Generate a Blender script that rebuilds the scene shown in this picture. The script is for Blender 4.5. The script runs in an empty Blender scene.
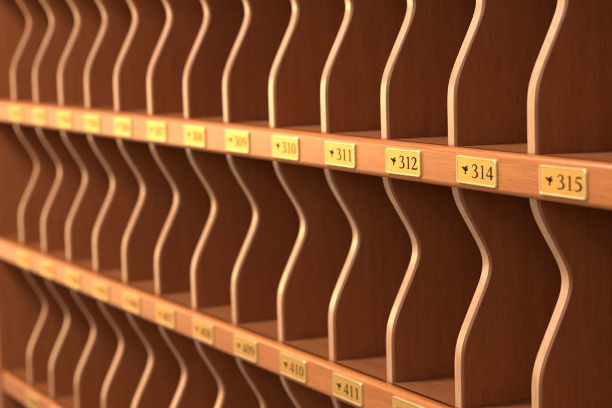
import bpy, bmesh, math, random
from mathutils import Vector, Matrix
random.seed(4)
S=0.07; H=2.018; D=2.9; SET=0.12; T=0.110
sc=bpy.context.scene
col=sc.collection
# ---------------- materials ----------------
def wood(name,dark,light,scale,rough=0.38,coat=0.15,bump=0.05,contrast=1.0,pore=.8,coatr=.3,vary=.1):
    m=bpy.data.materials.new(name); m.use_nodes=True
    nt=m.node_tree; n=nt.nodes; L=nt.links; b=n['Principled BSDF']
    tc=n.new('ShaderNodeTexCoord'); oi=n.new('ShaderNodeObjectInfo')
    add=n.new('ShaderNodeVectorMath'); add.operation='ADD'
    mul=n.new('ShaderNodeVectorMath'); mul.operation='SCALE'; mul.inputs[3].default_value=7.3
    comb=n.new('ShaderNodeCombineXYZ')
    for i in range(3): L.new(oi.outputs['Random'],comb.inputs[i])
    L.new(comb.outputs[0],mul.inputs[0]); L.new(tc.outputs['Object'],add.inputs[0]); L.new(mul.outputs[0],add.inputs[1])
    def noise(sc_,det,ro):
        mp=n.new('ShaderNodeMapping'); mp.inputs['Scale'].default_value=sc_
        L.new(add.outputs[0],mp.inputs['Vector'])
        t=n.new('ShaderNodeTexNoise'); t.inputs['Scale'].default_value=1; t.inputs['Detail'].default_value=det
        t.inputs['Roughness'].default_value=ro
        L.new(mp.outputs[0],t.inputs['Vector']); return t
    a=noise(scale,5,.65)
    c=noise(tuple(v*0.13 for v in scale),3,.5)
    f=noise(tuple(v*2.1 for v in scale),2,.6)
    m1=n.new('ShaderNodeMix'); m1.data_type='FLOAT'; m1.inputs[0].default_value=.35
    L.new(a.outputs[0],m1.inputs[2]); L.new(c.outputs[0],m1.inputs[3])
    r=n.new('ShaderNodeValToRGB'); e=r.color_ramp.elements
    e[0].position=.5-.17/contrast; e[1].position=.5+.17/contrast; e[0].color=(*dark,1); e[1].color=(*light,1)
    L.new(m1.outputs[0],r.inputs[0])
    pr=n.new('ShaderNodeValToRGB'); pe=pr.color_ramp.elements
    pe[0].position=.30; pe[0].color=(.45,.45,.45,1); pe[1].position=.42; pe[1].color=(1,1,1,1)
    L.new(f.outputs[0],pr.inputs[0])
    mx=n.new('ShaderNodeMix'); mx.data_type='RGBA'; mx.blend_type='MULTIPLY'; mx.inputs[0].default_value=pore
    L.new(r.outputs[0],mx.inputs[6]); L.new(pr.outputs[0],mx.inputs[7])
    hv=n.new('ShaderNodeHueSaturation'); vr=n.new('ShaderNodeMapRange')
    vr.inputs[3].default_value=1-vary; vr.inputs[4].default_value=1+vary
    L.new(oi.outputs['Random'],vr.inputs[0]); L.new(vr.outputs[0],hv.inputs['Value'])
    L.new(mx.outputs[2],hv.inputs['Color']); L.new(hv.outputs[0],b.inputs['Base Color'])
    rr=n.new('ShaderNodeMapRange'); rr.inputs[3].default_value=rough-.06; rr.inputs[4].default_value=rough+.1
    L.new(a.outputs[0],rr.inputs[0]); L.new(rr.outputs[0],b.inputs['Roughness'])
    b.inputs['Coat Weight'].default_value=coat; b.inputs['Coat Roughness'].default_value=coatr
    bp=n.new('ShaderNodeBump'); bp.inputs['Strength'].default_value=bump; bp.inputs['Distance'].default_value=.0005
    L.new(f.outputs[0],bp.inputs['Height']); L.new(bp.outputs[0],b.inputs['Normal'])
    return m
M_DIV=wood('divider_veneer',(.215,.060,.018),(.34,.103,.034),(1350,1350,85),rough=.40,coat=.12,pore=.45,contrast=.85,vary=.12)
M_EDGE_LIT=wood('edge_veneer_lit',(.49,.235,.115),(.71,.395,.225),(500,500,35),rough=.4,coat=.5,pore=.35,coatr=.2,vary=.08)  # same laminate as the faces, strong light on the front edge coloured in
M_CORNER_SHADED=wood('corner_veneer_shaded',(.20,.068,.022),(.31,.11,.038),(500,500,35),rough=.4,coat=.3,pore=.35,coatr=.25,vary=.08)  # edge wood in a browner tone, the chamfer's shaded side put into colour
M_RAIL=wood('rail_wood',(.39,.105,.020),(.60,.195,.042),(38,1000,1000),rough=.38,coat=.35,contrast=.95,pore=.6,coatr=.22,vary=.02)
M_SHELF=wood('shelf_wood',(.20,.062,.019),(.32,.105,.034),(38,800,800),rough=.45,coat=.1,pore=.5,vary=.02)
def simple(name,colr,met,rough,spec=.5):
    m=bpy.data.materials.new(name); m.use_nodes=True; nt=m.node_tree; b=nt.nodes['Principled BSDF']
    t=nt.nodes.new('ShaderNodeTexNoise'); tc=nt.nodes.new('ShaderNodeTexCoord')
    mp=nt.nodes.new('ShaderNodeMapping'); mp.inputs['Scale'].default_value=(120,900,1400)
    nt.links.new(tc.outputs['Object'],mp.inputs[0]); nt.links.new(mp.outputs[0],t.inputs['Vector'])
    t.inputs['Scale'].default_value=1; t.inputs['Detail'].default_value=3
    r=nt.nodes.new('ShaderNodeValToRGB')
    r.color_ramp.elements[0].color=(*[c*.82 for c in colr],1); r.color_ramp.elements[1].color=(*[min(1,c*1.14) for c in colr],1)
    nt.links.new(t.outputs[0],r.inputs[0]); nt.links.new(r.outputs[0],b.inputs['Base Color'])
    mr=nt.nodes.new('ShaderNodeMapRange'); mr.inputs[3].default_value=rough-.08; mr.inputs[4].default_value=rough+.12
    nt.links.new(t.outputs[0],mr.inputs[0]); nt.links.new(mr.outputs[0],b.inputs['Roughness'])
    b.inputs['Metallic'].default_value=met
    b.inputs['Specular IOR Level'].default_value=spec
    return m
M_BRASS=simple('brass',(.84,.47,.12),.7,.40)
M_RIM=simple('brass_rim',(.98,.74,.35),.7,.28)
M_INK=simple('engraving_ink',(.012,.007,.004),0,.7,.1)
# ---------------- helpers ----------------
def mkobj(name,bm,mats,parent=None,loc=(0,0,0),bevel=0):
    me=bpy.data.meshes.new(name); bmesh.ops.recalc_face_normals(bm,faces=bm.faces)
    bm.to_mesh(me); bm.free()
    for m in mats: me.materials.append(m)
    o=bpy.data.objects.new(name,me); col.objects.link(o)
    o.location=loc
    if parent: o.parent=parent
    if bevel:
        md=o.modifiers.new('bevel','BEVEL'); md.width=bevel; md.segments=3; md.limit_method='ANGLE'; md.angle_limit=math.radians(40)
    return o
def box(bm,x0,x1,y0,y1,z0,z1,mi=0):
    vs=[bm.verts.new((x*S,y*S,z*S)) for x in (x0,x1) for y in (y0,y1) for z in (z0,z1)]
    for q in ((0,1,3,2),(4,6,7,5),(0,4,5,1),(2,3,7,6),(0,2,6,4),(1,5,7,3)):
        f=bm.faces.new([vs[i] for i in q]); f.material_index=mi
# ---------------- rack ----------------
XL=-13.5; XR=1.5
rack=bpy.data.objects.new('key_rack',None); col.objects.link(rack)
rack.empty_display_size=.05
rack.location=(((XL+XR)/2)*S,0,(-3*H-.15)*S)
rack['label']='reddish brown wooden key rack with brass number plates'
rack['category']='key rack'
RZ=rack.location.copy()
def loc(x,y,z): return Vector((x*S,y*S,z*S))-RZ
TOPZ=.145; BOTZ=.0
ztop=BOTZ; zbot=-H+TOPZ
RE=.305
def lin(u):
    a,p,q,b=.118,.370,.402,.692
    if u<=a or u>=b: return 0
    if u<p: return (u-a)/(p-a)
    if u<q: return 1
    return (b-u)/(b-q)
def scoop(u):
    s=.046; tot=0; w=0
    for i in range(-12,13):
        g=math.exp(-.5*(i/4)**2); tot+=g*lin(u+i*s/4); w+=g
    v=RE*tot/w
    return v if v>.0002 else 0
bm=bmesh.new()
N=130
r=.020
sec=[(-T/2,None),(-T/2,r*.5),(-T/2+.15*r,.15*r),(-T/2+r*.5,0),(T/2-r,0),(T/2-.3*r,.3*r),(T/2,r),(T/2,None)]
rows_=[]
for i in range(N+1):
    z=ztop+(zbot-ztop)*i/N
    y=SET+scoop(-z/H)
    rows_.append([bm.verts.new((x*S,(D if dy is None else y+dy)*S,z*S)) for x,dy in sec])
for i in range(N):
    a,b=rows_[i],rows_[i+1]
    for j in range(7):
        f=bm.faces.new((a[j],b[j],b[j+1],a[j+1]))
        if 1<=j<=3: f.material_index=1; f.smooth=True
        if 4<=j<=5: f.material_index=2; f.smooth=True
    bm.faces.new((a[7],b[7],b[0],a[0]))
    for j in (1,3,4,6):
        e=bm.edges.get((a[j],b[j]))
        if e: e.smooth=False
bm.faces.new(rows_[0]); bm.faces.new(rows_[N])
first=mkobj('divider',bm,[M_DIV,M_EDGE_LIT,M_CORNER_SHADED],rack)
dm=first.data
bpy.data.objects.remove(first)
for row in (1,0,-1,-2):
    for k in range(-1,13):
        o=bpy.data.objects.new('divider',dm); col.objects.link(o); o.parent=rack
        o.location=loc(-(k+.5)+random.uniform(-.007,.007),random.uniform(-.006,.006),row*H)
for x,s in ((XL,-1),(XR,1)):
    bm=bmesh.new()
    a,b=(x-.35,x+.04) if s<0 else (x-.04,x+.35)
    box(bm,a,b,-.03,D,-3*H-.15,H+.15)
    mkobj('side_panel',bm,[M_DIV],rack,-RZ,bevel=.03*S)
bm=bmesh.new(); box(bm,XL-.35,XR+.35,D+.012,D+.1,-3*H-.15,H+.15); mkobj('back_panel',bm,[M_DIV],rack,-RZ)
def railprof():
    P=[]
    def arc(cy,cz,r,a0,a1,n):
        for i in range(n+1):
            a=math.radians(a0+(a1-a0)*i/n); P.append((cy+r*math.cos(a),cz+r*math.sin(a)))
    P.append((.10,.152))
    arc(.045,.107,.045,90,180,9)
    arc(.045,-.105,.045,180,270,9)
    P.append((.10,-.15))
    return P
pr=railprof()
# ---------------- digits ----------------
def cr(pts,n=8):
    out=[]
    for i in range(len(pts)-1):
        p0=pts[max(i-1,0)];p1=pts[i];p2=pts[i+1];p3=pts[min(i+2,len(pts)-1)]
        for j in range(n):
            t=j/n
            out.append(tuple(.5*((2*b)+(c-a)*t+(2*a-5*b+4*c-d)*t*t+(3*b-a-3*c+d)*t**3) for a,b,c,d in zip(p0,p1,p2,p3)))
    out.append(pts[-1]); return out
def oval(cx,cy,rx,ry,wt,wn,n=16):
    return [(cx+rx*math.cos(a),cy+ry*math.sin(a),wn+(wt-wn)*abs(math.cos(a))**1.5) for a in [2*math.pi*i/n for i in range(n+1)]]
DG={
'1':[('l',[(.26,0,.085),(.26,.676,.085)]),('l',[(.26,.655,.04),(.12,.585,.02)]),('l',[(.12,.012,.026),(.40,.012,.026)])],
'3':[('c',[(.07,.53,.03),(.12,.63,.045),(.22,.665,.05),(.33,.62,.085),(.355,.52,.09),(.29,.41,.06),(.18,.355,.025)]),
     ('c',[(.18,.355,.03),(.33,.32,.07),(.405,.20,.10),(.35,.07,.08),(.22,.005,.045),(.11,.015,.06),(.06,.055,.06)])],
'5':[('l',[(.16,.635,.08),(.43,.635,.08)]),('l',[(.17,.66,.03),(.095,.39,.03)]),
     ('c',[(.095,.39,.03),(.22,.39,.075),(.35,.32,.095),(.395,.2,.1),(.34,.07,.08),(.2,.0,.045),(.11,.015,.06),(.06,.05,.06)])],
'4':[('l',[(.34,0,.085),(.34,.676,.085)]),('l',[(.33,.655,.03),(.035,.2,.03)]),('l',[(.02,.19,.065),(.47,.19,.065)])],
'2':[('c',[(.055,.49,.03),(.09,.6,.05),(.2,.66,.06),(.33,.6,.09),(.355,.48,.095),(.27,.31,.06),(.06,.04,.03)]),
     ('l',[(.04,.035,.075),(.42,.035,.075)]),('l',[(.42,.05,.05),(.47,.15,.02)])],
'0':[('p',oval(.25,.335,.17,.32,.095,.03))],
'8':[('p',oval(.25,.50,.13,.155,.075,.04)),('p',oval(.25,.18,.165,.175,.085,.04))],
'9':[('p',oval(.24,.47,.155,.19,.085,.035)),('c',[(.395,.47,.09),(.38,.3,.085),(.28,.12,.06),(.08,.0,.025)])],
'6':[('p',oval(.26,.20,.155,.195,.085,.035)),('c',[(.105,.2,.09),(.12,.37,.085),(.22,.56,.06),(.42,.675,.025)])],
'7':[('l',[(.05,.635,.08),(.44,.635,.08)]),('l',[(.42,.635,.05),(.19,0,.07)]),('l',[(.07,.63,.05),(.04,.52,.02)])],
}
def stroke(bm,kind,pts,f,y):
    P=cr(pts) if kind=='c' else pts
    vs=[]
    for i,p in enumerate(P):
        a=P[max(i-1,0)];b=P[min(i+1,len(P)-1)]
        if kind=='p' and i in (0,len(P)-1): a=P[-2];b=P[1]
        dx,dy=b[0]-a[0],b[1]-a[1];l=math.hypot(dx,dy) or 1
        nx,ny=-dy/l,dx/l;w=p[2]/2*1.05
        vs.append((f(p[0]+nx*w,p[1]+ny*w),f(p[0]-nx*w,p[1]-ny*w)))
    V=[(bm.verts.new((a[0]*S,y*S,a[1]*S)),bm.verts.new((b[0]*S,y*S,b[1]*S))) for a,b in vs]
    for i in range(len(V)-1):
        fc=bm.faces.new((V[i][0],V[i][1],V[i+1][1],V[i+1][0])); fc.material_index=2
        fc.normal_update()
        if fc.normal.y>0: fc.normal_flip()
PW,PH=.50,.206
def rrect(w,h,r,n=4):
    P=[]
    for cx,cz,a0 in ((w/2-r,h/2-r,0),(-w/2+r,h/2-r,90),(-w/2+r,-h/2+r,180),(w/2-r,-h/2+r,270)):
        for i in range(n+1):
            a=math.radians(a0+90*i/n); P.append((cx+r*math.cos(a),cz+r*math.sin(a)))
    return P
def plate_mesh(num):
    bm=bmesh.new()
    rings=[(rrect(PW,PH,.022),0.0),(rrect(PW,PH,.022),-.012),(rrect(PW-.01,PH-.01,.02),-.018),(rrect(PW-.026,PH-.026,.014),-.018),(rrect(PW-.034,PH-.034,.011),-.0145)]
    prev=None
    for R,y in rings:
        V=[bm.verts.new((x*S,y*S,z*S)) for x,z in R]
        if prev:
            for i in range(len(V)):
                j=(i+1)%len(V)
                f=bm.faces.new((prev[i],prev[j],V[j],V[i])); f.material_index=1
        prev=V
    f=bm.faces.new(prev); f.material_index=0
    bmesh.ops.recalc_face_normals(bm,faces=bm.faces)
    if f.normal.y>0:
        for g in bm.faces: g.normal_flip()
    y=-.0155
    sx,sz=.186,.142
    x=-.055
    for c in num:
        for kind,pts in DG[c]:
            y-=.0001
            stroke(bm,kind,pts,lambda a,b,x=x:(x+a*sx,(b-.338)*sz),y)
        x+=.49*sx
    # compact bird-like emblem: head and beak, body, raised wing, short foot
    ox=-.178
    for pts in ([(0,.016,.003),(.014,.017,.012),(.026,.010,.016),(.046,.004,.024),(.064,.004,.018),(.080,.012,.004)],
                [(.040,.008,.014),(.056,.020,.014),(.076,.030,.005)],
                [(.048,.000,.018),(.046,-.014,.009),(.046,-.026,.007)],
                [(.036,-.026,.007),(.056,-.026,.007)]):
        y-=.0001
        stroke(bm,'c',pts,lambda a,b:(ox+a,b*1.0),y)
    me=bpy.data.meshes.new('number_plate'); bm.to_mesh(me); bm.free()
    for m in (M_BRASS,M_RIM,M_INK): me.materials.append(m)
    return me
plates={0:range(0,13),-1:range(2,13),-2:range(9,13)}
for row in (1,0,-1,-2,-3):
    bm=bmesh.new(); box(bm,XL+.042,XR-.042,.101,D,0.001,TOPZ)
    sh=mkobj('shelf',bm,[M_SHELF],rack,loc(0,0,row*H))
    bm=bmesh.new()
    Ls=[bm.verts.new(((XL+.041)*S,y*S,z*S)) for y,z in pr]; Rs=[bm.verts.new(((XR-.041)*S,y*S,z*S)) for y,z in pr]
    n=len(pr)
    for i in range(n):
        j=(i+1)%n
        f=bm.faces.new((Ls[i],Ls[j],Rs[j],Rs[i])); f.smooth=(i!=n-1)
    bm.faces.new(Ls); bm.faces.new(Rs)
    rl=mkobj('front_rail',bm,[M_RAIL],sh)
    md=rl.modifiers.new('normals','WEIGHTED_NORMAL')
    for k in plates.get(row,()):
        num=(315-k if k<2 else 314-k)+100*(-row)
        o=bpy.data.objects.new('number_plate',plate_mesh(str(num))); col.objects.link(o); o.parent=sh
        o.location=(-k*S,-.0005*S,.0)
        o.rotation_euler=(0,math.radians(random.uniform(-.5,.5)),0)
# ---------------- camera ----------------
yaw,pit,rol=1.0839,.1212,-.0335
cx,cy,cz=7.9294*S,-6.1341*S,1.1139*S
d=Vector((-math.sin(yaw)*math.cos(pit),math.cos(yaw)*math.cos(pit),-math.sin(pit)))
r=Vector((math.cos(yaw),math.sin(yaw),0)); up=r.cross(d)
r2=math.cos(rol)*r+math.sin(rol)*up; u2=-math.sin(rol)*r+math.cos(rol)*up
cam=bpy.data.cameras.new('camera'); co=bpy.data.objects.new('camera',cam); col.objects.link(co)
mw=Matrix((r2,u2,-d)).transposed().to_4x4(); mw.translation=Vector((cx,cy,cz)); co.matrix_world=mw
cam.sensor_width=36; cam.lens=1500/612*36; cam.clip_start=.01; cam.clip_end=50
cam.dof.use_dof=True; cam.dof.focus_distance=11.3*S; cam.dof.aperture_fstop=10.5
sc.camera=co
# ---------------- light ----------------
def area(name,pos,tgt,size,e,c,sy=None):
    l=bpy.data.lights.new(name,'AREA'); l.size=size*S; l.energy=e; l.color=c
    if sy: l.shape='RECTANGLE'; l.size_y=sy*S
    o=bpy.data.objects.new(name,l); col.objects.link(o); o.location=Vector(pos)*S
    o.rotation_euler=(Vector(tgt)*S-o.location).to_track_quat('-Z','Y').to_euler()
area('key_light',(-7,-10,13),(-3.5,0,-1),4.5,23,(1,.90,.77))  # main key light, high at front left; no window is known there
area('warm_sheen_fill',(-32,-9,-2.5),(-11,0,-1),9,4.2,(1,.58,.25))  # added unseen panel, placed so plates and rails mirror it as warm shine
area('left_glow_fill',(-16,-7,1),(-11,0,-1),4,2.8,(1,.64,.30))  # added unseen light, warms and brightens the left end
area('right_fill',(16,-16,8),(-3,1,-1),12,8.5,(1,.86,.70))  # added fill from the right, lifts the dark divider faces
w=bpy.data.worlds.new('World'); sc.world=w; w.use_nodes=True
w.node_tree.nodes['Background'].inputs[0].default_value=(1,.85,.68,1)
w.node_tree.nodes['Background'].inputs[1].default_value=.36
sc.view_settings.view_transform='Standard'
sc.view_settings.look='None'
